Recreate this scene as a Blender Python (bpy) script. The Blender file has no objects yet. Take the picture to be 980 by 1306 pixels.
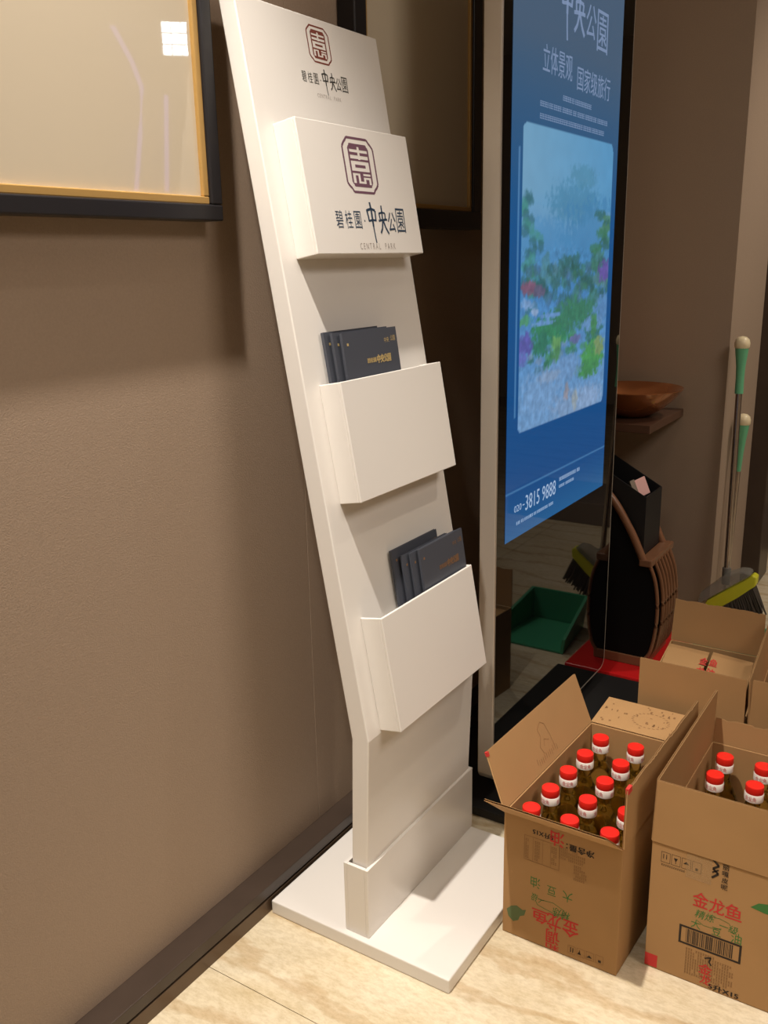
import bpy, bmesh, math, random
from mathutils import Vector, Matrix, noise
random.seed(7)
S = bpy.context.scene
COL = S.collection
V = Vector

# ---------------------------------------------------------------- camera
FPX = 1163.675
YAW, PITCH, ROLL = 0.578055, 0.2696, -0.02049
CAM = V((0, 0, 1.45))
fw = V((-math.sin(YAW)*math.cos(PITCH), math.cos(YAW)*math.cos(PITCH), -math.sin(PITCH)))
rt = V((math.cos(YAW), math.sin(YAW), 0)); up = rt.cross(fw)
R_ = rt*math.cos(ROLL)+up*math.sin(ROLL); U_ = -rt*math.sin(ROLL)+up*math.cos(ROLL)
cd = bpy.data.cameras.new('camera'); cam = bpy.data.objects.new('camera', cd); COL.objects.link(cam)
cd.sensor_fit = 'HORIZONTAL'; cd.sensor_width = 36; cd.lens = FPX/980*36; cd.clip_start = .02
M = Matrix((( R_.x, U_.x, -fw.x, CAM.x), (R_.y, U_.y, -fw.y, CAM.y), (R_.z, U_.z, -fw.z, CAM.z), (0, 0, 0, 1)))
cam.matrix_world = M
S.camera = cam
def ray(x, y): return R_*((x-490)/FPX)-U_*((y-653)/FPX)+fw
def onX(x, y, X): d = ray(x, y); return CAM+d*((X-CAM.x)/d.x)
def onY(x, y, Y): d = ray(x, y); return CAM+d*((Y-CAM.y)/d.y)

# ---------------------------------------------------------------- world, lights, exposure
S.view_settings.view_transform = 'Standard'; S.view_settings.look = 'None'
S.view_settings.gamma = 1; S.view_settings.use_curve_mapping = False
S.view_settings.exposure = 0.14
wd = bpy.data.worlds.new('world'); S.world = wd; wd.use_nodes = True
wd.node_tree.nodes['Background'].inputs[0].default_value = (1.0, .92, .82, 1)
wd.node_tree.nodes['Background'].inputs[1].default_value = .12
def light(kind, loc, power, color, size=.1, target=None, spot=None, blend=.5, sizey=None):
    l = bpy.data.lights.new('light', kind); l.energy = power; l.color = color
    if kind == 'AREA':
        l.size = size
        if sizey: l.shape = 'RECTANGLE'; l.size_y = sizey
    else: l.shadow_soft_size = size
    if kind == 'SPOT': l.spot_size = spot; l.spot_blend = blend
    o = bpy.data.objects.new('downlight_and_fill', l); o.location = loc; COL.objects.link(o)  # one name for the downlights and the added fill lights
    if target is not None:
        o.rotation_euler = (V(target)-V(loc)).to_track_quat('-Z', 'Y').to_euler()
    return o
light('SPOT', (-.92, .72, 3.33), 375, (1, .92, .83), .035, (-.90, 1.42, 0), math.radians(54), 1.0)      # downlight over the stand
light('SPOT', (.10, 2.45, 3.33), 62, (1, .89, .74), .05, (-.42, 1.85, 0), math.radians(52), .9)        # downlight over the cartons
light('SPOT', (-.45, -.10, 3.33), 50, (1, .92, .82), .05, (-.5, .1, 0), math.radians(85), .9)          # added spot: brightens the near floor, bounces onto the left wall
light('SPOT', (.55, 4.0, 3.33), 110, (1, .88, .74), .05, (-.6, 4.1, .6), math.radians(75), .9)         # added spot: lightens the side face past the wall return
light('AREA', (1.7, 1.5, 3.34), 46, (1, .905, .82), 1.2, (1.7, 1.5, 0))  # added soft fill from the room side, no fixture
light('AREA', (.0, -1.4, 3.34), 20, (1, .905, .82), 1.0, (.3, -1.2, 0))  # added weaker fill from behind the camera, no fixture

# ---------------------------------------------------------------- materials
def lin(c): return tuple(((v/255)/12.92 if v <= 10 else ((v/255+.055)/1.055)**2.4) for v in c)+(1,)
def mat(name, rgb, rough=.5, metal=0, spec=.5, emit=None, estr=1, coat=0, trans=0, ior=1.45, var=0, vscale=20, bump=0, bscale=200, bdist=.001, alpha=1):
    m = bpy.data.materials.new(name); m.use_nodes = True; nt = m.node_tree; b = nt.nodes['Principled BSDF']
    c = lin(rgb)
    b.inputs['Base Color'].default_value = c; b.inputs['Roughness'].default_value = rough
    b.inputs['Metallic'].default_value = metal; b.inputs['Specular IOR Level'].default_value = spec
    b.inputs['Coat Weight'].default_value = coat; b.inputs['Transmission Weight'].default_value = trans
    b.inputs['IOR'].default_value = ior; b.inputs['Alpha'].default_value = alpha
    if emit: b.inputs['Emission Color'].default_value = lin(emit); b.inputs['Emission Strength'].default_value = estr
    tc = nt.nodes.new('ShaderNodeTexCoord')
    if var:
        n = nt.nodes.new('ShaderNodeTexNoise'); n.inputs['Scale'].default_value = vscale; n.inputs['Detail'].default_value = 4
        mx = nt.nodes.new('ShaderNodeMix'); mx.data_type = 'RGBA'
        mx.inputs[6].default_value = tuple(v*(1-var) for v in c[:3])+(1,); mx.inputs[7].default_value = tuple(min(1, v*(1+var)) for v in c[:3])+(1,)
        nt.links.new(tc.outputs['Object'], n.inputs['Vector']); nt.links.new(n.outputs['Fac'], mx.inputs[0]); nt.links.new(mx.outputs[2], b.inputs['Base Color'])
    if bump:
        n = nt.nodes.new('ShaderNodeTexNoise'); n.inputs['Scale'].default_value = bscale; n.inputs['Detail'].default_value = 3
        bp = nt.nodes.new('ShaderNodeBump'); bp.inputs['Strength'].default_value = bump; bp.inputs['Distance'].default_value = bdist
        nt.links.new(tc.outputs['Object'], n.inputs['Vector']); nt.links.new(n.outputs['Fac'], bp.inputs['Height']); nt.links.new(bp.outputs[0], b.inputs['Normal'])
    return m
WHITE = mat('white_lacquer', (230, 225, 218), .28, coat=.15)
FABRIC = mat('taupe_wallcovering', (161, 141, 122), .85, spec=.2, var=.10, vscale=230, bump=.5, bscale=420, bdist=.0012)
CEIL = mat('ceiling_paint', (214, 204, 190), .9)
PLAIN = mat('plaster', (176, 160, 140), .9)
DWOOD = mat('dark_skirting_wood', (66, 54, 46), .35, var=.2, vscale=14)
BRONZE = mat('bronze_skirting', (98, 80, 64), .3, metal=.4)
GROOVE = mat('black_groove', (14, 12, 11), .6)
FBLACK = mat('black_frame_paint', (36, 34, 36), .35)
GOLD = mat('gold_frame_slip', (188, 150, 88), .4, metal=.25)
CANVAS = mat('cream_picture_paper', (202, 189, 166), .7, spec=.3, coat=1.0, var=.04, vscale=3)
CANVAS.node_tree.nodes['Principled BSDF'].inputs['Coat Roughness'].default_value = .02
SILVER = mat('brushed_silver', (206, 196, 182), .4, metal=.6, bump=.1, bscale=300)
KGLASS = mat('black_glossy_glass', (7, 7, 8), .03, spec=.6, ior=1.5)
KBASE = mat('black_satin_metal', (30, 29, 29), .4)
CARD = mat('corrugated_board', (172, 134, 90), .8, spec=.25, var=.07, vscale=9, bump=.15, bscale=60)
CARDIN = mat('corrugated_board_inside', (170, 126, 84), .85, spec=.2, var=.05, vscale=12)
CARDEDGE = mat('corrugated_flutes', (206, 168, 118), .9)
TAPE = mat('clear_tape', (200, 165, 120), .12, alpha=.25)
REDP = mat('red_print', (196, 52, 48), .75)
GREENP = mat('green_print', (62, 118, 58), .75)
DGREENP = mat('faded_green_print', (96, 112, 72), .8)
BLACKP = mat('black_print', (44, 34, 26), .75)
BROWNP = mat('faint_brown_print', (134, 98, 62), .8)
PURPLE = mat('seal_purple_ink', (110, 76, 92), .5)
MAROON = mat('seal_maroon_ink', (122, 62, 50), .5)
NAVYI = mat('navy_ink', (42, 62, 84), .5)
DARKI = mat('dark_grey_ink', (62, 62, 58), .5)
GREYI = mat('pale_grey_ink', (160, 148, 140), .5)
NAVY = mat('slate_booklet_cover', (72, 75, 84), .45, coat=.1)
PAPER = mat('booklet_pages', (66, 68, 76), .6)
GOLDI = mat('gold_foil_ink', (214, 188, 128), .4, metal=.3)
BRONZEI = mat('bronze_foil_ink', (150, 112, 78), .4, metal=.3)
CAPR = mat('red_cap_plastic', (226, 40, 30), .35)
RING = mat('white_ring_plastic', (240, 232, 224), .4)
PET = mat('clear_oil_bottle', (236, 220, 150), .06, trans=1, ior=1.4)
COPPER = mat('bronze_wood_bowl', (170, 108, 66), .18, metal=.6, coat=.5, var=.25, vscale=8)
SHELFM = mat('dark_walnut_shelf', (86, 60, 46), .35, coat=.2, var=.25, vscale=10)
WOOD = mat('brown_chair_wood', (128, 88, 62), .35, coat=.2, var=.2, vscale=15)
BLACKC = mat('black_upholstery', (15, 14, 14), .8, spec=.15)
BINM = mat('black_file_box', (26, 26, 28), .5)
PINK = mat('pink_packet', (226, 176, 170), .4)
REDM = mat('red_plastic', (196, 28, 30), .3)
MINT = mat('mint_green_grip', (104, 178, 134), .45)
CREAM = mat('cream_plastic_knob', (232, 216, 178), .35)
STEEL = mat('steel_tube', (196, 186, 176), .22, metal=.95)
LIME = mat('yellow_green_plastic', (212, 210, 50), .45)
BAG = mat('clear_grey_bag', (150, 146, 138), .25, alpha=.5)
BRIST = mat('dark_bristles', (74, 66, 58), .9)
DUSTG = mat('green_plastic_pan', (58, 150, 110), .4)
STONE = mat('grey_polished_stone', (112, 100, 92), .15)
CLOTHW = mat('white_plastic_bag', (232, 230, 226), .5)
LEAF = mat('green_leaf', (70, 140, 70), .5)
LAMPM = mat('lamp_diffuser', (255, 255, 255), .5, emit=(235, 245, 255), estr=22)
TEXTW = mat('screen_lettering', (20, 20, 20), .3, emit=(112, 130, 160), estr=1.0)
TEXTB = mat('screen_phone_lettering', (20, 20, 20), .3, emit=(150, 172, 200), estr=1.0)

def marble():
    m = bpy.data.materials.new('cream_travertine'); m.use_nodes = True; nt = m.node_tree; b = nt.nodes['Principled BSDF']
    b.inputs['Roughness'].default_value = .26
    N = nt.nodes.new; L = nt.links.new
    tc = N('ShaderNodeTexCoord'); mp = N('ShaderNodeMapping'); mp.inputs['Scale'].default_value = (1.5, 3.2, 1); mp.inputs['Rotation'].default_value = (0, 0, math.radians(-8))
    L(tc.outputs['Object'], mp.inputs['Vector'])
    n1 = N('ShaderNodeTexNoise'); n1.inputs['Scale'].default_value = 2.2; n1.inputs['Detail'].default_value = 9; n1.inputs['Roughness'].default_value = .62; n1.inputs['Distortion'].default_value = .6
    L(mp.outputs[0], n1.inputs['Vector'])
    cr = N('ShaderNodeValToRGB'); e = cr.color_ramp.elements
    e[0].position = .30; e[0].color = lin((206, 188, 152)); e[1].position = .68; e[1].color = lin((228, 216, 190))
    x = e.new(.45); x.color = lin((220, 205, 174))
    L(n1.outputs['Fac'], cr.inputs[0])
    w = N('ShaderNodeTexWave'); w.wave_type = 'BANDS'; w.bands_direction = 'Y'; w.inputs['Scale'].default_value = .7; w.inputs['Distortion'].default_value = 8
    w.inputs['Detail'].default_value = 5; w.inputs['Detail Scale'].default_value = 1.4; w.inputs['Detail Roughness'].default_value = .6
    L(mp.outputs[0], w.inputs['Vector'])
    cr2 = N('ShaderNodeValToRGB'); e2 = cr2.color_ramp.elements
    e2[0].position = 0.0; e2[0].color = (1, 1, 1, 1); e2[1].position = .10; e2[1].color = (0, 0, 0, 1)
    L(w.outputs['Fac'], cr2.inputs[0])
    mx = N('ShaderNodeMix'); mx.data_type = 'RGBA'; mx.inputs[7].default_value = lin((176, 140, 88))
    mm = N('ShaderNodeMath'); mm.operation = 'MULTIPLY'; mm.inputs[1].default_value = .42
    L(cr2.outputs[0], mm.inputs[0]); L(mm.outputs[0], mx.inputs[0]); L(cr.outputs[0], mx.inputs[6])
    n3 = N('ShaderNodeTexNoise'); n3.inputs['Scale'].default_value = 26; n3.inputs['Detail'].default_value = 8; n3.inputs['Roughness'].default_value = .75
    L(mp.outputs[0], n3.inputs['Vector'])
    mx2 = N('ShaderNodeMix'); mx2.data_type = 'RGBA'; mx2.blend_type = 'MULTIPLY'; mx2.inputs[0].default_value = .55
    cr3 = N('ShaderNodeValToRGB'); e3 = cr3.color_ramp.elements; e3[0].position = .36; e3[0].color = (.66, .60, .50, 1); e3[1].position = .58; e3[1].color = (1, 1, 1, 1)
    L(n3.outputs['Fac'], cr3.inputs[0]); L(mx.outputs[2], mx2.inputs[6]); L(cr3.outputs[0], mx2.inputs[7])
    L(mx2.outputs[2], b.inputs['Base Color'])
    return m
MARBLE = marble()

# ---------------------------------------------------------------- helpers
def origin(p):
    o = V((0, 0, 0))
    while p is not None: o = o+p.location; p = p.parent
    return o
def tag(o, label, cat, group=None, kind=None):
    if label: o['label'] = label
    if cat: o['category'] = cat
    if group: o['group'] = group
    if kind: o['kind'] = kind
    return o
def empty(name, loc, label, cat, group=None):
    o = bpy.data.objects.new(name, None); o.location = loc; o.empty_display_size = .05; COL.objects.link(o)
    return tag(o, label, cat, group)
class MB:
    def __init__(s): s.v = []; s.f = []
    def add(s, vs, fs):
        k = len(s.v); s.v += [V(p) for p in vs]; s.f += [tuple(i+k for i in f) for f in fs]; return s
    def hexa(s, p):   # bottom 4 (ccw from above), top 4
        return s.add(p, [(3, 2, 1, 0), (4, 5, 6, 7), (0, 1, 5, 4), (1, 2, 6, 5), (2, 3, 7, 6), (3, 0, 4, 7)])
    def box(s, a, b):
        x0, y0, z0 = a; x1, y1, z1 = b
        return s.hexa([(x0, y0, z0), (x1, y0, z0), (x1, y1, z0), (x0, y1, z0), (x0, y0, z1), (x1, y0, z1), (x1, y1, z1), (x0, y1, z1)])
    def slab(s, o, u, v, w):   # box from corner o along three edge vectors
        o, u, v, w = V(o), V(u), V(v), V(w)
        if u.cross(v).dot(w) < 0: u, v = v, u
        return s.hexa([o, o+u, o+u+v, o+v, o+w, o+u+w, o+u+v+w, o+v+w])
    def prism(s, pts, w):     # polygon extruded by w
        n = len(pts); pts = [V(p) for p in pts]; w = V(w)
        nrm = V((0, 0, 0))
        for i in range(n): nrm += pts[i].cross(pts[(i+1) % n])
        if nrm.dot(w) > 0: pts = pts[::-1]
        return s.add(pts+[p+w for p in pts], [tuple(range(n)), tuple(range(2*n-1, n-1, -1))]+[(i, n+i, n+(i+1) % n, (i+1) % n) for i in range(n)])
    def tube(s, pts, rad, n=12, sx=1):
        pts = [V(p) for p in pts]; k = len(s.v); m = len(pts)
        if not hasattr(rad, '__len__'): rad = [rad]*m
        ref = V((0, 0, 1))
        for i, p in enumerate(pts):
            t = (pts[min(i+1, m-1)]-pts[max(i-1, 0)]).normalized()
            a = t.cross(ref)
            if a.length < .05: a = t.cross(V((0, 1, 0)))
            a.normalize(); b = t.cross(a)
            for j in range(n):
                q = 2*math.pi*j/n; s.v.append(p+(a*math.cos(q)*sx+b*math.sin(q))*rad[i])
        for i in range(m-1):
            for j in range(n):
                s.f.append((k+i*n+j, k+i*n+(j+1) % n, k+(i+1)*n+(j+1) % n, k+(i+1)*n+j))
        s.f.append(tuple(k+j for j in range(n-1, -1, -1))); s.f.append(tuple(k+(m-1)*n+j for j in range(n)))
        return s
    def lathe(s, c, prof, n=24, cap0=True, cap1=True):   # prof: (radius, z)
        k = len(s.v); c = V(c)
        for r, z in prof:
            for j in range(n):
                q = 2*math.pi*j/n; s.v.append(c+V((r*math.cos(q), r*math.sin(q), z)))
        for i in range(len(prof)-1):
            for j in range(n):
                s.f.append((k+i*n+j, k+i*n+(j+1) % n, k+(i+1)*n+(j+1) % n, k+(i+1)*n+j))
        if cap0: s.f.append(tuple(k+j for j in range(n-1, -1, -1)))
        if cap1: s.f.append(tuple(k+(len(prof)-1)*n+j for j in range(n)))
        return s
    def build(s, name, m, parent=None, smooth=False, bevel=0, seg=2, label=None, mesh=None, fix=False):
        o0 = origin(parent)
        if mesh is None:
            mesh = bpy.data.meshes.new(name); mesh.from_pydata([tuple(p-o0) for p in s.v], [], s.f)
            if fix:
                bm = bmesh.new(); bm.from_mesh(mesh); bmesh.ops.recalc_face_normals(bm, faces=bm.faces); bm.to_mesh(mesh); bm.free()
            mesh.materials.append(m)
            if smooth:
                for p in mesh.polygons: p.use_smooth = True
                try: mesh.set_sharp_from_angle(angle=math.radians(38))
                except Exception: pass
        o = bpy.data.objects.new(name, mesh); COL.objects.link(o); o.parent = parent
        if bevel:
            md = o.modifiers.new('bevel', 'BEVEL'); md.width = bevel; md.segments = seg; md.limit_method = 'ANGLE'; md.angle_limit = math.radians(40)
        if label: o['label'] = label
        return o
def struct(o): o['kind'] = 'structure'; return o
def copy_tree(o, parent=None):
    c = o.copy(); COL.objects.link(c)
    if parent is not None: c.parent = parent
    for ch in list(o.children): copy_tree(ch, c)
    return c

BRUSH = {'zhong': [([(.02, .82), (.10, .66), (.14, .52)], 1), ([(.04, .80), (.55, .84), (.98, .80), (.90, .54)], 1), ([(.14, .54), (.55, .57), (.90, .56)], .8), ([(.48, 1.0), (.54, .8), (.53, .4)], 1.2), ([(.53, .4), (.56, .18), (.60, 0)], .8)],
         'yang': [([(.16, .74), (.20, .50)], 1), ([(.16, .72), (.50, .76), (.84, .74), (.78, .50)], .9), ([(0, .46), (.4, .50), (1, .52)], 1), ([(.52, 1), (.50, .70), (.46, .46), (.30, .20), (.06, .04)], 1.1), ([(.54, .46), (.72, .22), (.98, .02)], 1.2)]}
_glyph = {}
def glyphs(t, off=0, sp=1.0, shear=0):
    key = (t, off, sp, shear)
    if key in _glyph: return _glyph[key]
    cu = bpy.data.curves.new('tmp', 'FONT'); cu.body = t; cu.offset = off; cu.resolution_u = 2; cu.space_character = sp; cu.shear = shear
    o = bpy.data.objects.new('tmp', cu); COL.objects.link(o)
    dg = bpy.context.evaluated_depsgraph_get(); me = bpy.data.meshes.new_from_object(o.evaluated_get(dg))
    vs = [v.co.copy() for v in me.vertices]; fs = [tuple(p.vertices) for p in me.polygons]
    bpy.data.objects.remove(o); bpy.data.curves.remove(cu); bpy.data.meshes.remove(me)
    if vs:
        x0 = min(v.x for v in vs); x1 = max(v.x for v in vs); y0 = min(v.y for v in vs); y1 = max(v.y for v in vs)
        vs = [V(((v.x-x0)/(x1-x0), (v.y-y0)/(y1-y0), 0)) for v in vs]
    _glyph[key] = (vs, fs); return vs, fs
class Print(MB):
    """flat ink on a plane: o = origin, u/v unit vectors, n = normal, lift = height of the ink above the sheet"""
    def __init__(s, o, u, v, lift=.00018):
        super().__init__(); s.big = []; s.o = V(o); s.u = V(u).normalized(); s.w = V(v).normalized(); s.n = s.u.cross(s.w).normalized(); s.l = lift
    def P(s, a, b): return s.o+s.u*a+s.w*b+s.n*s.l
    def text(s, t, a, b, wd, ht, off=0, sp=1.0, shear=0, rot=False):   # box lower-left (a, b), width, height
        vs, fs = glyphs(t, 0, sp, shear)
        if off > .006:      # bolder strokes: the outline laid down three times, a hair apart
            o_ = min(off, .02)*1.3; n0 = len(vs); base = vs; vs = []; fs2 = []
            for q_, (ex, ey) in enumerate(((-o_, -o_*.6), (0, 0), (o_, o_*.6))):
                vs += [V((v.x+ex, v.y+ey, q_*.00005)) for v in base]; fs2 += [tuple(i_+q_*n0 for i_ in f_) for f_ in fs]
            fs = fs2
        if len(t) == 1 and ht >= .017 and wd >= .012:      # a large character is a piece of its own
            g = MB(); g.add([(s.P(a+(1-v.x)*wd, b+(1-v.y)*ht) if rot else s.P(a+v.x*wd, b+v.y*ht))+s.n*v.z for v in vs], fs); s.big.append(g); return s
        if rot: s.add([s.P(a+(1-v.x)*wd, b+(1-v.y)*ht)+s.n*v.z for v in vs], fs)
        else: s.add([s.P(a+v.x*wd, b+v.y*ht)+s.n*v.z for v in vs], fs)
        return s
    def rect(s, a, b, wd, ht):
        return s.add([s.P(a, b), s.P(a+wd, b), s.P(a+wd, b+ht), s.P(a, b+ht)], [(0, 1, 2, 3)])
    def poly(s, pts): return s.add([s.P(*p) for p in pts], [tuple(range(len(pts)))])
    def line(s, p, q, w):
        p, q = V((*p, 0)), V((*q, 0)); d = (q-p).normalized(); n = V((-d.y, d.x, 0))*w/2
        return s.poly([(p-n)[:2], (q-n)[:2], (q+n)[:2], (p+n)[:2]])
    def path(s, pts, w, close=False):
        L = pts+[pts[0]] if close else pts
        for p, q in zip(L, L[1:]): s.line(p, q, w)
        return s
    def brush(s, which, a, b, wd, ht, t):      # two brush-written characters, stroke by stroke
        for st_, k in BRUSH[which]:
            for p, q in zip(st_, st_[1:]): s.line((a+p[0]*wd, b+p[1]*ht), (a+q[0]*wd, b+q[1]*ht), t*k)
        return s
    def frame(s, a, b, wd, ht, t):
        s.rect(a, b, wd, t); s.rect(a, b+ht-t, wd, t); s.rect(a, b+t, t, ht-2*t); s.rect(a+wd-t, b+t, t, ht-2*t); return s

def _build_print(s, name, m, parent=None, **kw):
    for g in s.big: MB.build(g, 'printed_character', m, parent)
    if not s.f: return None
    o = MB.build(s, name, m, parent, **kw)
    if name not in ('seal_emblem', 'green_blotch'): o['kind'] = 'stuff'
    return o
Print.build = _build_print

# ---------------------------------------------------------------- the setting
WX = -1.275
fl = struct(MB().box((-1.4, -3, -.06), (4, 9, -.004)).build('floor', mat('tile_bed', (170, 150, 120), .8)))
tile_me = {}
ty0 = 1.145
for i in range(-1, 7):
    for j in range(-5, 9):
        x0 = -1.235+(i*1.2 if i >= 0 else -1); y0 = ty0+j*.8
        if i < 0: continue
        if y0 < -2.9 or x0 > 3.5: continue
        g = .0009
        MB().box((x0+g, y0+g, -.004), (x0+1.2-g, y0+.8-g, 0)).build('tile', MARBLE, fl, bevel=0)
struct(MB().box((-1.4, -3, 3.36), (4, 9, 3.45)).build('ceiling', CEIL))
wl = struct(MB().box((-1.4, -3, 0), (WX-.006, 3.6, 3.36)).build('wall_left', GROOVE))
for y0, y1 in ((-2.0, -.8), (-.8, .4), (.4, 1.62), (1.62, 2.8), (2.8, 3.6)):
    MB().box((WX-.006, y0+.0006, .07), (WX, y1-.0006, 3.36)).build('wallcovering_panel', FABRIC, wl, bevel=.001)
wb = struct(MB().box((-1.4, 3.6, 0), (-.79, 4.17, 3.36)).build('wall_back', FABRIC))
struct(MB().box((-1.4, 8.9, 0), (4, 9.0, 3.36)).build('wall_far', PLAIN))
struct(MB().box((4, -3, 0), (4.1, 9, 3.36)).build('wall_right', PLAIN))
struct(MB().box((-1.4, -3.1, 0), (4, -3, 3.36)).build('wall_front', PLAIN))
struct(MB().box((-1.4, 4.37, 0), (-.80, 8.9, 3.36)).build('wall_passage', PLAIN))
struct(MB().box((-.90, 4.17, 0), (-.712, 4.37, 3.36)).build('trim_1', DWOOD, bevel=.004))
bb = struct(MB().box((WX-.006, -2.5, 0), (-1.216, 3.6, .036)).build('baseboard_left', BRONZE, bevel=.001))
MB().box((WX-.006, -2.5, .036), (-1.221, 3.6, .041)).build('groove', GROOVE, bb)
MB().box((WX-.006, -2.5, .041), (-1.216, 3.6, .070)).build('upper_strip', DWOOD, bb, bevel=.002)

# ---------------------------------------------------------------- pictures on the left wall
def picture(name, label, y0, y1, z0, z1, bw, gw):
    X1 = WX+.048; r = empty(name, (WX, (y0+y1)/2, z0), label, 'picture', 'framed pictures on the left wall')
    def ring(a, b, t, x0, x1, zz0, zz1):
        m = MB(); m.box((x0, a, zz0), (x1, b, zz0+t)); m.box((x0, a, zz1-t), (x1, b, zz1))
        m.box((x0, a, zz0+t), (x1, a+t, zz1-t)); m.box((x0, b-t, zz0+t), (x1, b, zz1-t)); return m
    ring(y0, y1, bw, WX+.001, X1, z0, z1).build('outer_frame', FBLACK, r, bevel=.003)
    ring(y0+bw, y1-bw, gw, WX+.001, X1-.006, z0+bw, z1-bw).build('gold_slip', GOLD, r, bevel=.002)
    k = bw+gw
    MB().box((WX+.012, y0+k, z0+k), (X1-.014, y1-k, z1-k)).build('glazed_picture', CANVAS, r)
    return r
picture('framed_picture', 'black and gold framed cream picture nearest the camera, left of the white stand', .30, 1.351, 1.526, 2.55, .029, .014)
picture('framed_picture', 'black framed picture farther along the wall, between stand and display screen', 1.805, 2.413, 1.526, 2.55, .047, .012)

# ---------------------------------------------------------------- white brochure stand
Kx, Kz = -.943, .505
Sd = V((-.173, 0, .985)).normalized(); Nd = V((.985, 0, .173)).normalized()
def PS(s, y, d=0): return V((Kx, 0, Kz))+Sd*s+Nd*d+V((0, y, 0))
st = empty('brochure_stand', (-.98, 1.6, 0), 'tall white lacquered brochure stand with three pockets, leaning back over its flat base', 'display stand')
MB().box((-1.21, 1.346, 0), (-.744, 1.838, .034)).build('base', WHITE, st, bevel=.003)
fb = MB(); fb.box((-.956, 1.36, .034), (-.948, 1.840, .204)); fb.box((-1.010, 1.36, .034), (-1.002, 1.840, .204))
fb.box((-1.002, 1.36, .034), (-.956, 1.368, .204)); fb.box((-1.002, 1.832, .034), (-.956, 1.840, .204))
fb.build('foot_sleeve', WHITE, st, bevel=.0012)
top = PS(1.43, 0); Bk = Nd*-.036
prof = [V((-.961, 0, .05)), V((Kx, 0, Kz)), top, top+Bk, V((-.984, 0, .500)), V((-.999, 0, .05))]
pan = MB().prism([p+V((0, 1.37, 0)) for p in prof], (0, .462, 0)).build('back_panel', WHITE, st, bevel=.0025, fix=True)
def pocket(s0, s1, y0=1.416, y1=1.803, d=.052, t=.006):
    m = MB()
    def sl(a0, a1, b0, b1, c0, c1): m.slab(PS(a0, b0, c0), Sd*(a1-a0), V((0, b1-b0, 0)), Nd*(c1-c0))
    sl(s0, s1, y0, y1, d-t, d); sl(s0, s1, y0, y0+t, 0, d-t); sl(s0, s1, y1-t, y1, 0, d-t); sl(s0, s0+t, y0+t, y1-t, 0, d-t)
    return m.build('pocket', WHITE, st, bevel=.0015, fix=True)
pk1 = pocket(.963, 1.209); pk2 = pocket(.487, .724); pk3 = pocket(.006, .250)

def seal(parent, o, u, v, w, h, ink):
    """square seal emblem: notched double outline, dark field and pale stylised strokes"""
    out = Print(o, u, v)
    def oct_(m):
        c = .17-m*.2; k = .06
        return [(m+c, m), (1-m-c, m), (1-m-c*.75, m+c*.35), (1-m-c*.35, m+c*.75*.8), (1-m, m+c), (1-m, 1-m-c), (1-m-c*.35, 1-m-c*.6), (1-m-c*.75, 1-m-c*.28), (1-m-c, 1-m), (m+c, 1-m), (m+c*.75, 1-m-c*.28), (m+c*.35, 1-m-c*.6), (m, 1-m-c), (m, m+c), (m+c*.35, m+c*.6), (m+c*.75, m+c*.35)]
    o1 = [(a*w, b*h) for a, b in oct_(0)]; out.path(o1, w*.045, True)
    # dark field as bars, strokes left pale
    fx0, fx1, fy0, fy1 = .16, .84, .10, .90
    fwid, fht = (fx1-fx0), (fy1-fy0)
    white = [(.08, .92, .80, .875), (.44, .56, .64, .93), (.08, .92, .655, .735), (.08, .92, .365, .605), (.08, .40, .27, .325), (.08, .19, .08, .325), (.32, .42, .08, .325), (.42, .66, .08, .14), (.57, .67, .08, .24), (.57, .92, .19, .24), (.82, .92, .06, .24), (.57, .92, .27, .325)]
    hole = [(.24, .76, .45, .52)]
    N = 40; NY = 60
    def is_dark(a, b):
        if any(h_[0] < a < h_[1] and h_[2] < b < h_[3] for h_ in hole): return True
        if any(h_[0] < a < h_[1] and h_[2] < b < h_[3] for h_ in white): return False
        ca = min(a, 1-a); cb = min(b, 1-b)
        return ca*fwid*1.0+cb*fht*.9 > .075
    for j in range(NY):
        run = None
        for i in range(N+1):
            dk = i < N and is_dark((i+.5)/N, (j+.5)/NY)
            if dk and run is None: run = i
            if not dk and run is not None:
                out.rect((fx0+fwid*run/N)*w, (fy0+fht*j/NY)*h, fwid*(i-run)/N*w, fht/NY*h); run = None
    out.build('seal_emblem', ink, parent)
# crest and wording: on the panel top, and on the first pocket
def wording(parent, s0, y0, k, d, ink1, ink2, ink3):
    # k scales; y0,s0 = lower-left of the wording block (block 1.0 wide before scaling)
    p = Print(PS(s0, y0, d), (0, 1, 0), Sd)
    p.text('碧', 0, .13*k, .095*k, .135*k, .004); p.text('桂', .125*k, .13*k, .095*k, .135*k, .004); p.text('園', .25*k, .13*k, .095*k, .135*k, .002)
    p.rect(.385*k, .185*k, .014*k, .014*k)
    p.brush('zhong', .44*k, .02*k, .125*k, .32*k, .020*k); p.brush('yang', .595*k, .09*k, .13*k, .23*k, .017*k)
    p.text('公', .735*k, .11*k, .115*k, .16*k, .008, shear=.12); p.text('園', .862*k, .105*k, .142*k, .20*k, 0, shear=.06)
    p.build('lettering', ink2, parent)
    q = Print(PS(s0, y0, d), (0, 1, 0), Sd); q.text('CENTRAL  PARK', .27*k, -.03*k, .52*k, .05*k, 0, 1.5); q.build('small_lettering', ink3, parent)
a = PS(1.083, 1.553, .052); seal(pk1, a, (0, 1, 0), Sd, .108, .104, PURPLE)
wording(pk1, .979, 1.492, .252, .0521, NAVYI, NAVYI, GREYI)
seal(pan, PS(1.345, 1.573, 0), (0, 1, 0), Sd, .072, .068, MAROON)
wording(pan, 1.281, 1.534, 0.154, .0001, DARKI, DARKI, GREYI)

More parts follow.
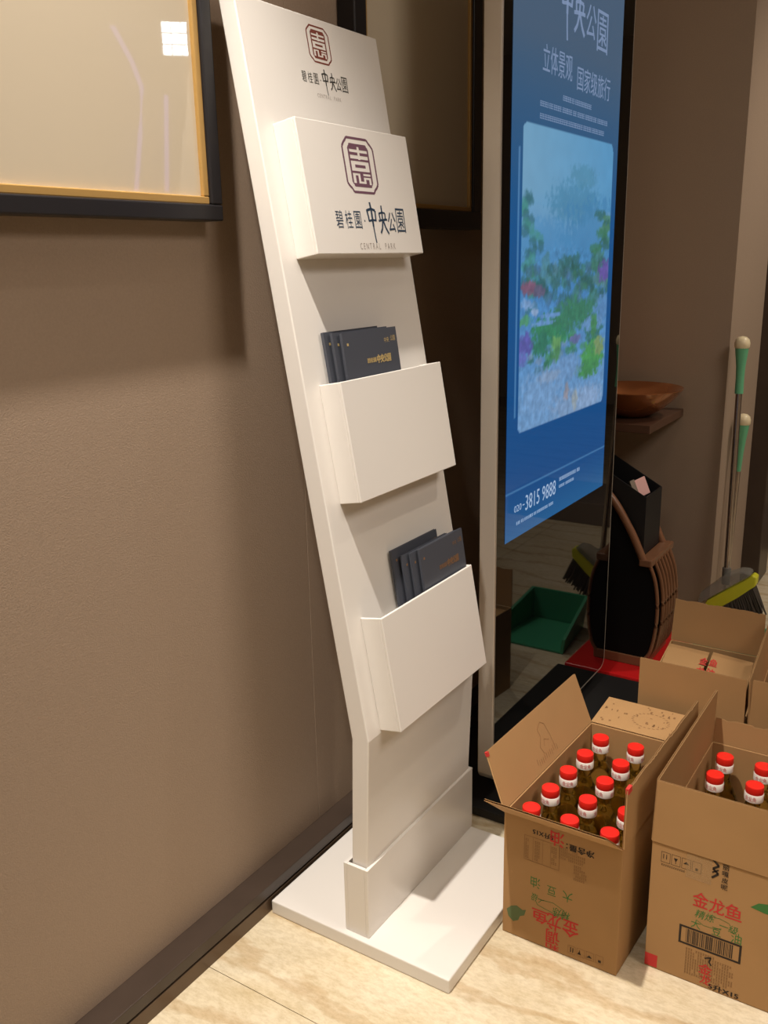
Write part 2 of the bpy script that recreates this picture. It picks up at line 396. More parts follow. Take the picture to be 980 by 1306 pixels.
# booklets standing in the two lower pockets
def booklet(label, s0, h, y0, w, d0, d1, lean, ink, group):
    """lean: extra outward tilt at the top"""
    r = empty('booklet', PS(s0, y0+w/2, (d0+d1)/2), label, 'booklet', group)
    up_ = (Sd*h+Nd*lean); uu = V((0, w, 0)); th = Nd*(d1-d0)
    MB().slab(PS(s0, y0+.0012, d0+.001), uu-V((0, .0024, 0)), up_*.995, th-Nd*.002).build('pages', PAPER, r)
    c = MB(); c.slab(PS(s0, y0, d0), uu, up_, Nd*.001); c.slab(PS(s0, y0, d1-.001), uu, up_, Nd*.001); c.slab(PS(s0, y0, d0+.001), V((0, .001, 0)), up_, th-Nd*.002)
    c.build('cover', NAVY, r, fix=True)
    v = up_.normalized()
    p = Print(PS(s0, y0, d1), (0, 1, 0), v, .0003)
    p.text('碧桂園', .38*w, h-.066, .032, .010, .01); p.text('中央公園', .38*w+.036, h-.069, .052, .017, .015, shear=.1)
    p.text('中央', w-.05, h-.030, .018, .011); p.text('公園', w-.026, h-.028, .018, .011)
    p.rect(.012, h-.026, .006, .005)
    p.build('foil_lettering', ink, r)
    return r
g2 = 'slate booklets in the middle pocket'; g3 = 'slate booklets in the lowest pocket'
booklet('slate blue booklet at the back of the middle pocket, its top edge showing', .50, .322, 1.442, .190, .0055, .0125, 0, GOLDI, g2)
booklet('slate blue booklet squeezed between two others in the middle pocket', .50, .318, 1.453, .195, .0150, .0210, .004, GOLDI, g2)
booklet('slate blue booklet at the front of the middle pocket with gold foil lettering', .50, .315, 1.466, .196, .0240, .0300, .008, GOLDI, g2)
booklet('slate blue booklet at the back of the lowest pocket, standing left of the rest', .02, .334, 1.546, .192, .0055, .0115, 0, BRONZEI, g3)
booklet('second slate booklet from the back in the lowest pocket', .02, .318, 1.566, .196, .0140, .0190, .004, BRONZEI, g3)
booklet('second slate booklet from the front in the lowest pocket', .02, .318, 1.585, .200, .0225, .0265, .006, BRONZEI, g3)
booklet('front slate booklet in the lowest pocket with bronze foil lettering', .02, .320, 1.606, .192, .0300, .0350, .008, BRONZEI, g3)

# ---------------------------------------------------------------- display screen (kiosk)
ks = empty('display_kiosk', (-.98, 2.4, 0), 'tall upright digital display with silver rim and black glossy glass, right of the white stand', 'display screen')
KX = -.96; KY0, KY1, KZ0, KZ1 = 1.98, 2.855, .075, 2.42
def rrect(y0, y1, z0, z1, r, x, n=6):
    pts = []
    for cy, cz, a0 in ((y1-r, z0+r, -90), (y1-r, z1-r, 0), (y0+r, z1-r, 90), (y0+r, z0+r, 180)):
        for i in range(n+1):
            q = math.radians(a0+90*i/n); pts.append(V((x, cy+r*math.cos(q), cz+r*math.sin(q))))
    return pts
MB().prism(rrect(KY0, KY1, KZ0, KZ1, .035, KX-.045), (.0445, 0, 0)).build('housing', SILVER, ks, fix=True, bevel=.002)
MB().prism(rrect(KY0+.008, KY1-.008, KZ0+.008, KZ1-.008, .030, KX-.003), (.003, 0, 0)).build('front_glass', KGLASS, ks, fix=True)
MB().box((-1.20, 1.93, 0), (-.775, 2.89, .026)).build('base_plate', KBASE, ks, bevel=.004)
MB().box((-1.03, 2.1, .026), (-.985, 2.74, .078)).build('foot_bracket', KBASE, ks, bevel=.003)

# picture shown on the screen: a flat colour grid
SY0, SY1, SZ0, SZ1 = 2.033, 2.752, .742, 2.30
NXg, NZg = 150, 330
def mixc(a, b, t): return tuple(a[i]*(1-t)+b[i]*t for i in range(3))
blobs = []   # (y, z, ry, rz, colour, strength) on the shown garden photo, from its own layout
def bl(px, py, rx, ry, c, k=1.0):
    p = onX(px, py, KX); q = onX(px+rx, py, KX); s_ = onX(px, py+ry, KX); blobs.append((p.y, p.z, abs(q.y-p.y), abs(s_.z-p.z), c, k))
bl(735, 260, 34, 30, (64, 122, 150), .7); bl(745, 225, 18, 16, (70, 126, 146), .6); bl(760, 300, 40, 50, (54, 116, 160), .6); bl(700, 310, 40, 34, (66, 128, 172), .5)
for i in range(26): bl(672+random.uniform(-6, 18), 250+i*5, 6, 9, random.choice([(40, 86, 84), (52, 110, 70), (60, 130, 110)]), .65)
for i in range(16): bl(768+random.uniform(-10, 12), 275+i*6, 8, 8, random.choice([(38, 84, 66), (50, 106, 60), (70, 120, 70)]), .75)
for i in range(24): bl(690+i*3.4, 345+random.uniform(-14, 22), 6, 12, random.choice([(46, 92, 84), (36, 80, 60), (70, 120, 120)]), .7)
for i in range(60):
    px_ = random.uniform(672, 770); bl(px_, random.uniform(335, 395), 5, 9, random.choice([(40, 84, 76), (52, 104, 66), (34, 74, 58), (84, 120, 132), (62, 96, 120)]), .6)
for i in range(40):
    px_ = random.uniform(672, 765); bl(px_, 470-(px_-672)*.55+random.uniform(-14, 14), 5, 6, random.choice([(44, 110, 56), (60, 128, 60), (36, 90, 56), (70, 104, 120), (120, 138, 160)]), .7)
bl(674, 368, 10, 12, (122, 70, 86)); bl(688, 372, 7, 9, (90, 74, 92)); bl(771, 345, 8, 16, (96, 66, 140))
bl(672, 388, 8, 9, (120, 150, 190)); bl(682, 399, 5, 5, (140, 160, 190))
bl(705, 420, 26, 22, (44, 116, 62)); bl(735, 400, 30, 22, (48, 108, 66)); bl(690, 440, 12, 16, (40, 104, 66)); bl(760, 395, 14, 16, (52, 112, 76))
bl(692, 412, 16, 4, (100, 140, 190)); bl(703, 402, 14, 4, (100, 140, 190)); bl(768, 392, 12, 18, (82, 124, 170)); bl(756, 412, 14, 10, (96, 134, 176))
bl(668, 442, 11, 20, (84, 72, 146)); bl(666, 458, 8, 10, (96, 96, 170)); bl(670, 410, 10, 8, (72, 140, 88))
bl(709, 440, 7, 14, (96, 146, 66)); bl(710, 452, 6, 12, (70, 124, 60)); bl(734, 432, 8, 6, (90, 90, 130))
bl(755, 455, 15, 22, (66, 140, 52)); bl(750, 470, 15, 12, (58, 124, 52)); bl(764, 440, 7, 12, (120, 140, 70)); bl(757, 415, 5, 16, (60, 120, 60))
bl(720, 470, 22, 20, (110, 140, 178), .7); bl(690, 500, 26, 30, (118, 150, 188), .8); bl(735, 515, 30, 24, (130, 150, 180), .8); bl(700, 480, 16, 8, (140, 150, 170), .6)
bl(722, 500, 4, 12, (176, 120, 90), .5); bl(733, 510, 4, 14, (170, 150, 110), .5); bl(752, 505, 16, 16, (150, 168, 200), .5)  # orange and tan streaks: a reflection painted into the picture
def screen_colour(y, z):
    t = (z-SZ0)/(SZ1-SZ0)
    c = mixc((12, 66, 120), (20, 76, 128), min(1, t*2)) if t < .5 else mixc((20, 76, 128), (66, 86, 108), min(1, (t-.5)/.28))  # greyer towards the top: glass reflection painted into the screen colour
    v = (z-SZ0)/.13
    if v < 1: c = mixc((24, 84, 132), c, v)
    for k, zz, sl in ((0, .935, -.02), (1, .929, -.02)):
        pass
    if .868 < z < .871 or .876 < z < .878: c = mixc(c, (96, 140, 180), .55)
    py0, py1, pz0, pz1, r = 2.098, 2.714, 1.016, 1.754, .02
    dy = max(py0+r-y, y-(py1-r), 0); dz = max(pz0+r-z, z-(pz1-r), 0)
    inside = math.hypot(dy, dz) < r
    oy0, oz0, oz1 = 2.078, 1.06, 1.70
    if not inside and abs(y-oy0) < .0032 and oz0 < z < oz1: c = mixc(c, (110, 150, 190), .5)
    if inside:
        h = (z-pz0)/(pz1-pz0)
        c = mixc((110, 146, 186), (60, 120, 176), min(1, h/.5)) if h < .5 else mixc((60, 120, 176), (116, 160, 186), min(1, (h-.5)/.3))
        if h > .75: c = mixc(c, (76, 142, 186), (y-py0)/(py1-py0)*.8)
        for by, bz, ry, rz, bc, k in blobs:
            ddy = (y-by)/ry; ddz = (z-bz)/rz; r2 = ddy*ddy+ddz*ddz
            if r2 < 2.2:
                n = (noise.noise((y*60, z*60, ry*9))+.6*noise.noise((y*150, z*150, ry*9)))*.75
                e = max(0, min(1, (1.05+n-r2)*1.7)); c = mixc(c, bc, e*k)
        n = (noise.noise((y*45, z*45, 3))*.16+noise.noise((y*110, z*110, 5))*.12) if h < .62 else noise.noise((y*20, z*20, 3))*.04
        c = mixc(tuple(max(0, v_*(1+n)) for v_ in c), (74, 116, 158), .26)
    return c
me = bpy.data.meshes.new('screen'); vs = []; fs = []
so = origin(ks)
for j in range(NZg+1):
    for i in range(NXg+1):
        vs.append((KX+.0008-so.x, SY0+(SY1-SY0)*i/NXg-so.y, SZ0+(SZ1-SZ0)*j/NZg-so.z))
for j in range(NZg):
    for i in range(NXg):
        k = j*(NXg+1)+i; fs.append((k, k+1, k+NXg+2, k+NXg+1))
me.from_pydata(vs, [], fs)
at_ = me.color_attributes.new('shown_picture', 'FLOAT_COLOR', 'POINT')
buf = []
for v in vs: buf += list(lin(screen_colour(v[1]+so.y, v[2]+so.z)))
at_.data.foreach_set('color', buf)
SCR = bpy.data.materials.new('lit_screen'); SCR.use_nodes = True; b_ = SCR.node_tree.nodes['Principled BSDF']
b_.inputs['Base Color'].default_value = (.006, .006, .007, 1); b_.inputs['Roughness'].default_value = .04
an = SCR.node_tree.nodes.new('ShaderNodeVertexColor'); an.layer_name = 'shown_picture'
SCR.node_tree.links.new(an.outputs['Color'], b_.inputs['Emission Color']); b_.inputs['Emission Strength'].default_value = 1.0
me.materials.append(SCR)
scr = bpy.data.objects.new('screen', me); COL.objects.link(scr); scr.parent = ks; scr['label'] = 'lit blue screen showing a garden photo'
p = Print((KX+.0012, 0, 0), (0, 1, 0), (0, 0, 1))
p.text('碧桂園', 2.10, 2.045, .12, .035, .01); p.brush('zhong', 2.30, 1.965, .075, .145, .010); p.brush('yang', 2.385, 1.99, .075, .10, .009)
p.text('公', 2.47, 1.995, .07, .08, .005, shear=.1); p.text('園', 2.55, 1.975, .08, .10, 0)
p.text('立体景观', 2.20, 1.875, .185, .062, .004); p.text('国家级旅行', 2.42, 1.862, .245, .058, .004)
def fuzz(pr, a0, z, length, h, seed):      # rows of small illegible characters
    rr = random.Random(seed); a_ = a0
    while a_ < a0+length:
        w = rr.uniform(.012, .05)
        if a_+w > a0+length: break
        k = a_
        while k < a_+w: pr.rect(k, z+h*.0, .006, h*.18); pr.rect(k, z+h*.45, .006, h*.18); pr.rect(k+rr.choice([0, .002]), z, .0018, h); pr.rect(k, z+h*.85, .006, h*.15); k += .0085
        a_ += w+.006
fuzz(p, 2.33, 1.826, .20, .012, 1); fuzz(p, 2.19, 1.798, .48, .012, 2); fuzz(p, 2.19, 1.770, .47, .012, 3)
p.build('screen_lettering', TEXTW, scr)
p = Print((KX+.0012, 0, 0), (0, 1, 0), (0, 0, 1))
p.text('020', 2.085, .812, .045, .018, 0); p.text('-', 2.137, .82, .012, .003, 0); p.text('3815 9888', 2.155, .802, .205, .042, 0)
fuzz(p, 2.385, .834, .17, .010, 5); fuzz(p, 2.385, .814, .12, .008, 6); fuzz(p, 2.10, .776, .26, .008, 7)
p.build('phone_lettering', TEXTB, scr)

# ---------------------------------------------------------------- cartons
def carton(label, X0, Y0, DX, DY, H, shx, flaps, name='cardboard_box', loc=None):
    """open corrugated carton; shx shears x with depth; flaps: side -> (angle from vertical outward, length, trim0, trim1)"""
    r = empty(name, (X0+DX/2, Y0+DY/2, 0), label, 'box', 'corrugated cartons on the floor')
    def W(x, y, z): return V((X0+x+shx*y/DY, Y0+y, z))
    t = .004; m = MB()
    def wall(x0, x1, y0, y1, z0, z1): m.hexa([W(x0, y0, z0), W(x1, y0, z0), W(x1, y1, z0), W(x0, y1, z0), W(x0, y0, z1), W(x1, y0, z1), W(x1, y1, z1), W(x0, y1, z1)])
    wall(0, DX, 0, t, .001, H); wall(0, DX, DY-t, DY, .001, H); wall(0, t, t, DY-t, .001, H); wall(DX-t, DX, t, DY-t, .001, H); wall(t, DX-t, t, DY-t, .001, .006)
    body = m.build('body', CARD, r, bevel=.0015)
    sides = {'front': (W(0, 0, H), W(DX, 0, H), V((0, -1, 0))), 'back': (W(DX, DY, H), W(0, DY, H), V((0, 1, 0))),
             'left': (W(0, DY, H), W(0, 0, H), V((-1, 0, 0))), 'right': (W(DX, 0, H), W(DX, DY, H), V((1, 0, 0)))}
    out = {}
    for sd, spec in flaps.items():
        ang, ln, t0, t1 = spec[:4]; rip = spec[4] if len(spec) > 4 else 0; lab = spec[5] if len(spec) > 5 else None
        A, B, n = sides[sd]; u = (B-A); L = u.length; u = u/L
        q = math.radians(ang); d = n*math.sin(q)+V((0, 0, 1))*math.cos(q); nn = u.cross(d).normalized()   # nn points inward/up side or outward
        q0 = .0006; N = int(L/.0065); f = MB(); rr = random.Random(hash(sd) % 97 if False else len(sd)*31)
        A = A+d*.001
        edge = []
        for i in range(N+1):
            a_ = i/N; tr = t0*max(0, 1-a_*6)+t1*max(0, 1-(1-a_)*6)
            edge.append((A+u*L*a_, ln-rip*(.5+.5*math.sin(a_*23))*rr.random()-tr*0))
        ins0 = u*t0; ins1 = -u*t1
        # two liners
        for off in (0, .0038):
            vs_ = []; fs_ = []
            for i, (p0, l_) in enumerate(edge):
                s_ = (1-i/N); top_ = p0+d*l_+ins0*s_+ins1*(1-s_)
                for pp in (p0, top_): vs_ += [pp+nn*(off-.0022), pp+nn*(off-.0022+q0)]
            for i in range(N):
                k = i*4; fs_ += [(k, k+4, k+6, k+2), (k+1, k+3, k+7, k+5), (k+2, k+6, k+7, k+3), (k, k+1, k+5, k+4)]
            fs_ += [(0, 2, 3, 1), (4*N, 4*N+1, 4*N+3, 4*N+2)]
            f.add(vs_, fs_)
        fo = f.build('flap', CARD, r, fix=True, label=lab)
        g = MB(); vs_ = []; fs_ = []
        for i in range(2*N+1):
            a_ = i/(2*N); p0, l_ = edge[min(N, i//2)]; p0 = A+u*L*a_; s_ = 1-a_
            off = -.0018 if i % 2 else .0014; tp = p0+d*(l_-.0012)+ins0*s_+ins1*(1-s_)
            vs_ += [p0+nn*off, tp+nn*off]
        for i in range(2*N): k = i*2; fs_.append((k, k+2, k+3, k+1))
        g.add(vs_, fs_); g.build('fluting', CARDEDGE, fo)
        out[sd] = (fo, A, u, d, nn)
    return r, body, out

B1, b1body, f1 = carton('open carton of oil bottles beside the white stand, one flap thrown out left', -.732, 1.571, .261, .465, .305, .020,
    {'left': (21, .132, .004, .004), 'back': (84, .128, .002, .002), 'front': (50, .128, 0, .004, .006), 'right': (-1, .130, .008, .004, .006)})
B2, b2body, f2 = carton('open corrugated carton at the right edge with upright flaps and a barcode on its front', -.432, 1.635, .262, .465, .303, .004,
    {'left': (-1, .138, .002, .004), 'back': (6, .062, .004, .004, .005), 'front': (1, .140, .004, .004), 'right': (30, .132, .004, .004)})
B3, b3body, f3 = carton('open carton below the broom with two flaps folded shut inside', -.645, 2.205, .268, .465, .300, -.045,
    {'front': (0, .132, 0, .002), 'back': (4, .132, .004, .004, .004)})
B4, b4body, f4 = carton('corrugated carton at the right edge behind the barcode carton, cut off by the frame', -.366, 2.205, .268, .465, .302, -.035,
    {'front': (0, .134, .002, .002), 'back': (5, .132, .004, .004), 'left': (3, .134, .004, .004, .004), 'right': (35, .13, .004, .004)})
# carton 3: the two side flaps folded flat inwards, gap between
for x0, x1, lab in ((-.648, -.524, None), (-.516, -.400, None)):
    pass
m = MB(); m.hexa([(-.641, 2.25, .292), (-.528, 2.25, .286), (-.566, 2.64, .292), (-.684, 2.64, .296), (-.641, 2.25, .296), (-.528, 2.25, .290), (-.566, 2.64, .296), (-.684, 2.64, .300)])
fa = m.build('folded_flap', CARD, B3, bevel=.001)
m = MB(); m.hexa([(-.519, 2.25, .290), (-.400, 2.25, .280), (-.440, 2.64, .288), (-.556, 2.64, .296), (-.519, 2.25, .294), (-.400, 2.25, .284), (-.440, 2.64, .292), (-.556, 2.64, .300)])
fb_ = m.build('folded_flap', CARD, B3, bevel=.001)
pr = Print((-.568, 2.44, .2975), (1, -.02, -.05), (-.10, 1, 0), .0012)
pr.text('金', .005, .10, .022, .05, .02); pr.text('龙', .005, .03, .022, .05, .02); pr.build('red_print', REDP, fa)
pr = Print((-.539, 2.44, .2990), (1, -.02, -.08), (-.10, 1, 0), .0012)
pr.text('鱼', .004, .10, .022, .05, .02); pr.text('油', .004, .03, .022, .05, .02); pr.build('red_print', REDP, fb_)

# --- printing on carton 1 (upside down)
Y1 = 1.571
def pen(y, lift=.00035): return Print((0, y, 0), (1, 0, 0), (0, 0, 1), lift)
r = pen(Y1)
r.text('鱼', -.662, .058, .036, .032, .014, rot=True); r.text('龙', -.627, .053, .032, .040, .014, rot=True); r.text('金', -.592, .052, .036, .040, .014, rot=True)
r.text('调', -.628, .018, .030, .034, .014, rot=True); r.text('和', -.628, -.0+.003, .030, .014, .014, rot=True); r.text('油', -.625, .262, .030, .034, .014, rot=True)
r.build('red_print', REDP, b1body)
r = pen(Y1)
r.text('油', -.667, .142, .022, .026, .0, rot=True); r.text('豆', -.629, .138, .020, .022, 0, rot=True); r.text('大', -.594, .136, .022, .026, 0, rot=True)
r.text('一级', -.665, .108, .030, .020, .0, shear=.3, rot=True); r.text('精炼', -.618, .088, .042, .024, 0, shear=.3, rot=True)
r.path([(-.648, .108), (-.64, .118), (-.615, .121), (-.59, .112), (-.583, .102), (-.60, .098)], .0012); r.path([(-.655, .112), (-.65, .102), (-.63, .098), (-.61, .096)], .0012)
r.build('green_print', GREENP, b1body)
r = pen(Y1)
r.poly([(-.722, .062), (-.712, .074), (-.698, .080), (-.684, .074), (-.676, .078), (-.680, .062), (-.690, .056), (-.694, .044), (-.706, .036), (-.718, .046)])
r.build('green_blotch', DGREENP, b1body)
r = pen(Y1)
r.text('5升X15', -.665, .272, .046, .013, .01, rot=True); r.text('净含量：', -.590, .262, .060, .016, .01, rot=True)
r.build('black_print', BLACKP, b1body)
def minirows(pr, a0, b0, wd, ht, n, seed, ch=.0042, fill=.92):
    rr = random.Random(seed); rowh = ht/n
    for j in range(n):
        a_ = a0
        L_ = wd*(1 if j % 3 else fill)*(.6+.4*rr.random() if j == n-1 else 1)
        while a_ < a0+L_-ch:
            z = b0+j*rowh
            if rr.random() > .07:
                pr.rect(a_, z, ch*.72, rowh*.12); pr.rect(a_, z+rowh*.5, ch*.72, rowh*.12); pr.rect(a_+ch*.3, z, ch*.16, rowh*.62)
            a_ += ch
r = pen(Y1)
r.frame(-.684, .205, .080, .060, .0008); r.rect(-.664, .206, .0006, .058); r.rect(-.642, .206, .0006, .058); r.rect(-.624, .206, .0006, .058)
minirows(r, -.681, .210, .012, .05, 6, 1); minirows(r, -.660, .210, .014, .05, 6, 2); minirows(r, -.622, .215, .016, .045, 5, 3)
minirows(r, -.606, .236, .062, .03, 4, 4); minirows(r, -.572, .196, .030, .038, 5, 5)
for k in range(4): r.frame(-.578+k*.0205, .012+.001*k, .017, .020, .0006)
r.build('faint_print', BROWNP, b1body)
r = pen(Y1, .0005)
r.poly([(-.556+.0, .018), (-.548, .018), (-.552, .026)]); r.rect(-.5535+.001, .020, .0012, .009)
r.poly([(-.536, .019), (-.524, .020), (-.530, .026)]); r.rect(-.5725, .016, .002, .012); r.rect(-.5675, .016, .002, .012); r.rect(-.5105, .018, .006, .006)
r.build('handling_marks', BLACKP, b1body)
# streaks on the back flap and pencil-thin marks inside the left flap
fo, A, u, d, nn = f1['back']
r = Print(A+u*0, u*-1, d, 0); r.o = A+u*.261; r.n = -nn if nn.z < 0 else nn; r.l = .0026
for k in range(44):
    a_ = random.uniform(.01, .225); b_ = random.choice([.02, .045, .07, .095, .113])+random.uniform(-.004, .004)
    r.rect(a_, b_, random.uniform(.002, .006), random.uniform(.002, .011))
for k in range(26):
    q = k/26*2*math.pi; r.rect(.130+.045*math.cos(q), .062+.032*math.sin(q), .006, .0022)
r.build('faint_print', BROWNP, fo)
fo, A, u, d, nn = f1['left']
r = Print(A, u, d, 0); r.o = A+u*0; r.n = nn if nn.x > 0 else -nn; r.l = .0026
r.path([(.20, .03), (.205, .06), (.215, .09), (.23, .10), (.25, .09), (.245, .07), (.26, .05), (.25, .03)], .0009); r.path([(.215, .05), (.235, .06), (.24, .045)], .0009)
for k in range(12): r.rect(.19+k*.009, .012+random.uniform(0, .008), .0012, .014)
r.build('faint_print', BROWNP, fo)
# torn red corner marks
fo, A, u, d, nn = f1['right']
r = MB().slab(A+d*.119+u*.009-nn*.0035, u*.020, d*.012, nn*.007); r.build('red_edge_mark', REDP, fo, fix=True)
fo, A, u, d, nn = f1['left']
MB().slab(A+d*.122+u*.456-nn*.0035, u*.006, d*.010, nn*.007).build('red_edge_mark', REDP, fo, fix=True)

# --- printing on carton 2
Y2 = 1.635
r = pen(Y2)
r.text('金', -.344, .186, .030, .034, .014); r.text('龙', -.312, .184, .029, .034, .014); r.text('鱼', -.281, .184, .031, .034, .014)
r.rect(-.4315, .004, .026, .030); r.text('金', -.322, .034, .026, .024, .02); r.text('龙', -.318, .010, .022, .022, .02)
r.build('red_print', REDP, b2body)
r = pen(Y2)
r.text('精炼', -.338, .160, .040, .020, 0, shear=.25); r.text('一级', -.290, .152, .036, .018, 0, shear=.25)
r.path([(-.334, .155), (-.320, .147), (-.300, .148), (-.285, .154)], .001); r.path([(-.31, .172), (-.29, .176), (-.272, .172), (-.268, .166)], .001)
r.text('大', -.344, .134, .019, .020, 0); r.text('豆', -.303, .134, .018, .018, 0); r.text('油', -.266, .132, .020, .024, 0)
r.poly([(-.236, .226), (-.222, .240), (-.205, .244), (-.185, .240), (-.185, .222), (-.210, .222)])
r.build('green_print', GREENP, b2body)
r = pen(Y2)
r.frame(-.366, .088, .122, .044, .0045)
x = -.352; rr = random.Random(3)
while x < -.260:
    w = rr.choice([.0008, .0014, .0022]); r.rect(x, .094, w, .032); x += w+rr.choice([.0009, .0014, .002])
r.build('barcode', BLACKP, b2body)
r = pen(Y2)
minirows(r, -.350, .020, .098, .064, 9, 11, .0048); r.build('fine_black_print', BROWNP, b2body)
r = pen(Y2, .0006)
r.text('5升X15', -.300, .004, .058, .014, .01)
r.path([(-.312, .304), (-.300, .293), (-.311, .284), (-.300, .275), (-.312, .263)], .0045); r.path([(-.300, .284), (-.312, .275)], .003)
for k, c in enumerate('丽嘎皮呢'): r.text(c, -.293, .289-k*.015, .012, .012, .01)
r.path([(-.312, .072), (-.300, .078), (-.303, .066), (-.298, .060)], .003)
r.build('black_print', BLACKP, b2body)
r = pen(Y2)
for k in range(4): r.frame(-.412+k*.0205, .262, .018, .024, .0007)
r.poly([(-.387, .279), (-.379, .279), (-.383, .270)]); r.rect(-.3836, .266, .0012, .005); r.poly([(-.368, .273), (-.362, .279), (-.356, .273)])
r.rect(-.408, .270, .0014, .011); r.rect(-.402, .270, .0014, .011); r.rect(-.344, .266, .005, .006); minirows(r, -.411, .254, .078, .006, 1, 8, .004)
r.build('handling_marks', BLACKP, b2body)
MB().box((-.362, Y2-.0006, .245), (-.312, Y2-.0002, .300)).build('tape_strip', TAPE, b2body)
r = Print((0, 2.205, 0), (1, 0, 0), (0, 0, 1), .0008)
for k in range(5): r.rect(-.352+k*.006, .268, .0012, .022)
r.poly([(-.316, .276), (-.302, .276), (-.309, .286)]); r.build('handling_marks', BLACKP, b4body)

# ---------------------------------------------------------------- oil bottles
def make_bottle():
    r = empty('oil_bottle', (0, 0, 0), '', 'bottle')
    prof = [(.030, 0), (.036, .003), (.0385, .012), (.0385, .05), (.0370, .058), (.0385, .066), (.0385, .115), (.0370, .123), (.0385, .131), (.0385, .165), (.036, .185), (.030, .203), (.0215, .220), (.0165, .232), (.0150, .250), (.0150, .266)]
    b = MB().lathe((0, 0, 0), prof, 20).build('body', PET, r, smooth=True)
    MB().lathe((0, 0, 0), [(.0204, .261), (.0208, .263), (.0208, .278), (.0198, .2795)], 24).build('white_ring', RING, r, smooth=True)
    cp = MB(); cp.lathe((0, 0, 0), [(.0192, .2795), (.0198, .281), (.0198, .294), (.0190, .2968), (.0160, .2974), (.0155, .2966)], 32)
    c = cp.build('cap', CAPR, r, smooth=True)
    vs_, fs_ = glyphs('金龙鱼', 0); t = MB()
    for base in (math.radians(-130), math.radians(-10), math.radians(110)):
        t.add([V((.02095*math.cos(base+v.x*1.25), .02095*math.sin(base+v.x*1.25), (.2645+v.y*.0115))) for v in vs_], fs_)
    o = t.build('ring_print', REDP, r); o['kind'] = 'stuff'
    return r
bot0 = make_bottle(); used = False
rows = ['front row', 'fourth row from the back', 'middle row', 'second row from the back', 'back row']
cols = ['left column', 'middle column', 'right column']
def put_bottle(x, y, z, label, group, rot):
    global used
    o = bot0 if not used else copy_tree(bot0)
    used = True; o.location = (x, y, z); o.rotation_euler = (0, 0, rot); o['label'] = label; o['category'] = 'bottle'; o['group'] = group
    return o
spots1 = []
for c in range(3):
    for k in range(5):
        x = -.690+c*.0875+k*.0062; y = 1.6185+k*.0905
        put_bottle(x, y, .0062, f'red-capped oil bottle, {cols[c]}, {rows[k]}, carton beside the stand', 'red-capped oil bottles in the carton beside the stand', random.uniform(-.5, .5))
for c in range(3):
    for k in (4, 3):
        x = -.388+c*.0865+k*.001; y = 1.6785+k*.0915
        put_bottle(x, y, .0062, f'red-capped oil bottle, {cols[c]}, {rows[k]}, carton with the barcode', 'red-capped oil bottles in the barcode carton', random.uniform(-.5, .5))
for c, k in ((0, 4), (0, 3), (1, 4)):
    put_bottle(-.351+c*.088+.0, 2.615-(4-k)*.092, .0062, f'red-capped oil bottle, {cols[c]}, {rows[k]}, cut-off carton behind', 'red-capped oil bottles in the cut-off carton', .3)

# ---------------------------------------------------------------- shelf and bowl on the back wall
sh = MB().box((-1.24, 3.17, .838), (-.943, 3.599, .868)).build('wall_shelf', SHELFM, bevel=.002)
tag(sh, 'small dark walnut wall shelf behind the display screen, with a bronze bowl on it', 'shelf')
prof = [(.055, 0), (.075, .004), (.115, .030), (.150, .060), (.176, .090), (.186, .102), (.186, .105), (.172, .098), (.145, .070), (.110, .040), (.070, .016), (.02, .010)]
bo = MB().lathe((-1.075, 3.36, .8685), prof, 48).build('bowl', COPPER, smooth=True)
tag(bo, 'wide glossy bronze bowl resting on the wall shelf', 'bowl')

# ---------------------------------------------------------------- drum chair with a black file box
ch = empty('drum_chair', (-1.0, 3.13, .04), 'brown wooden barrel-shaped chair with slatted side and black side panel, behind the display screen', 'chair')
YF, YB = 3.02, 3.24
def curve_pts(pts, n=24):
    out = []
    P = [V((p[0], 0, p[1])) for p in pts]; P = [P[0]*2-P[1]]+P+[P[-1]*2-P[-2]]
    for i in range(1, len(P)-2):
        for k in range(n//(len(P)-3)+1):
            t = k/(n//(len(P)-3)+1); a, b, c, d = P[i-1:i+3]
            out.append(.5*((2*b)+(c-a)*t+(2*a-5*b+4*c-d)*t*t+(3*b-a-3*c+d)*t**3))
    out.append(P[-2]); return out
arm = curve_pts([(-1.20, .745), (-1.10, .705), (-1.015, .630), (-.945, .525), (-.893, .420)])
rim = curve_pts([(-.872, .412), (-.848, .35), (-.836, .27), (-.836, .18), (-.850, .09), (-.872, .05)])
outline = [(-1.20, .05)]+[(p.x, p.z) for p in arm[:-1]]+[(-.893, .42)]+[(p.x-.004, p.z) for p in rim]
for y in (YF, YB):
    MB().prism([(a_, y, b_) for a_, b_ in outline], (0, .016, 0)).build('side_panel', BLACKC, ch, fix=True)
for y in (YF, YB+.01):
    MB().tube([p+V((0, y, 0)) for p in arm], .0135, 10).build('arm_rail', WOOD, ch, smooth=True)
    MB().tube([p+V((0, y, 0)) for p in rim], .0065, 10).build('rim', WOOD, ch, smooth=True)
MB().slab((-.905, YF-.014, .402), (.045, 0, 0), (0, YB-YF+.05, 0), (0, 0, .026)).build('top_rail', WOOD, ch, bevel=.004)
for k in range(6):
    y = YF+.038+k*.033
    m = MB(); q = [p+V((.008, y, 0)) for p in rim]
    m.tube(q, .0072, 8); m.build('slat', WOOD, ch, smooth=True)
MB().box((-1.20, YF-.004, .022), (-.862, YB+.03, .058)).build('bottom_rail', WOOD, ch, bevel=.003)
MB().box((-1.10, YF+.03, .38), (-.90, YB-.02, .405)).build('seat', BLACKC, ch, bevel=.006)
rp = MB().box((-1.205, 2.915, 0), (-.79, 3.40, .022)).build('red_mat', REDM, bevel=.005)
tag(rp, 'flat red plastic platform on the floor under the barrel chair', 'platform')

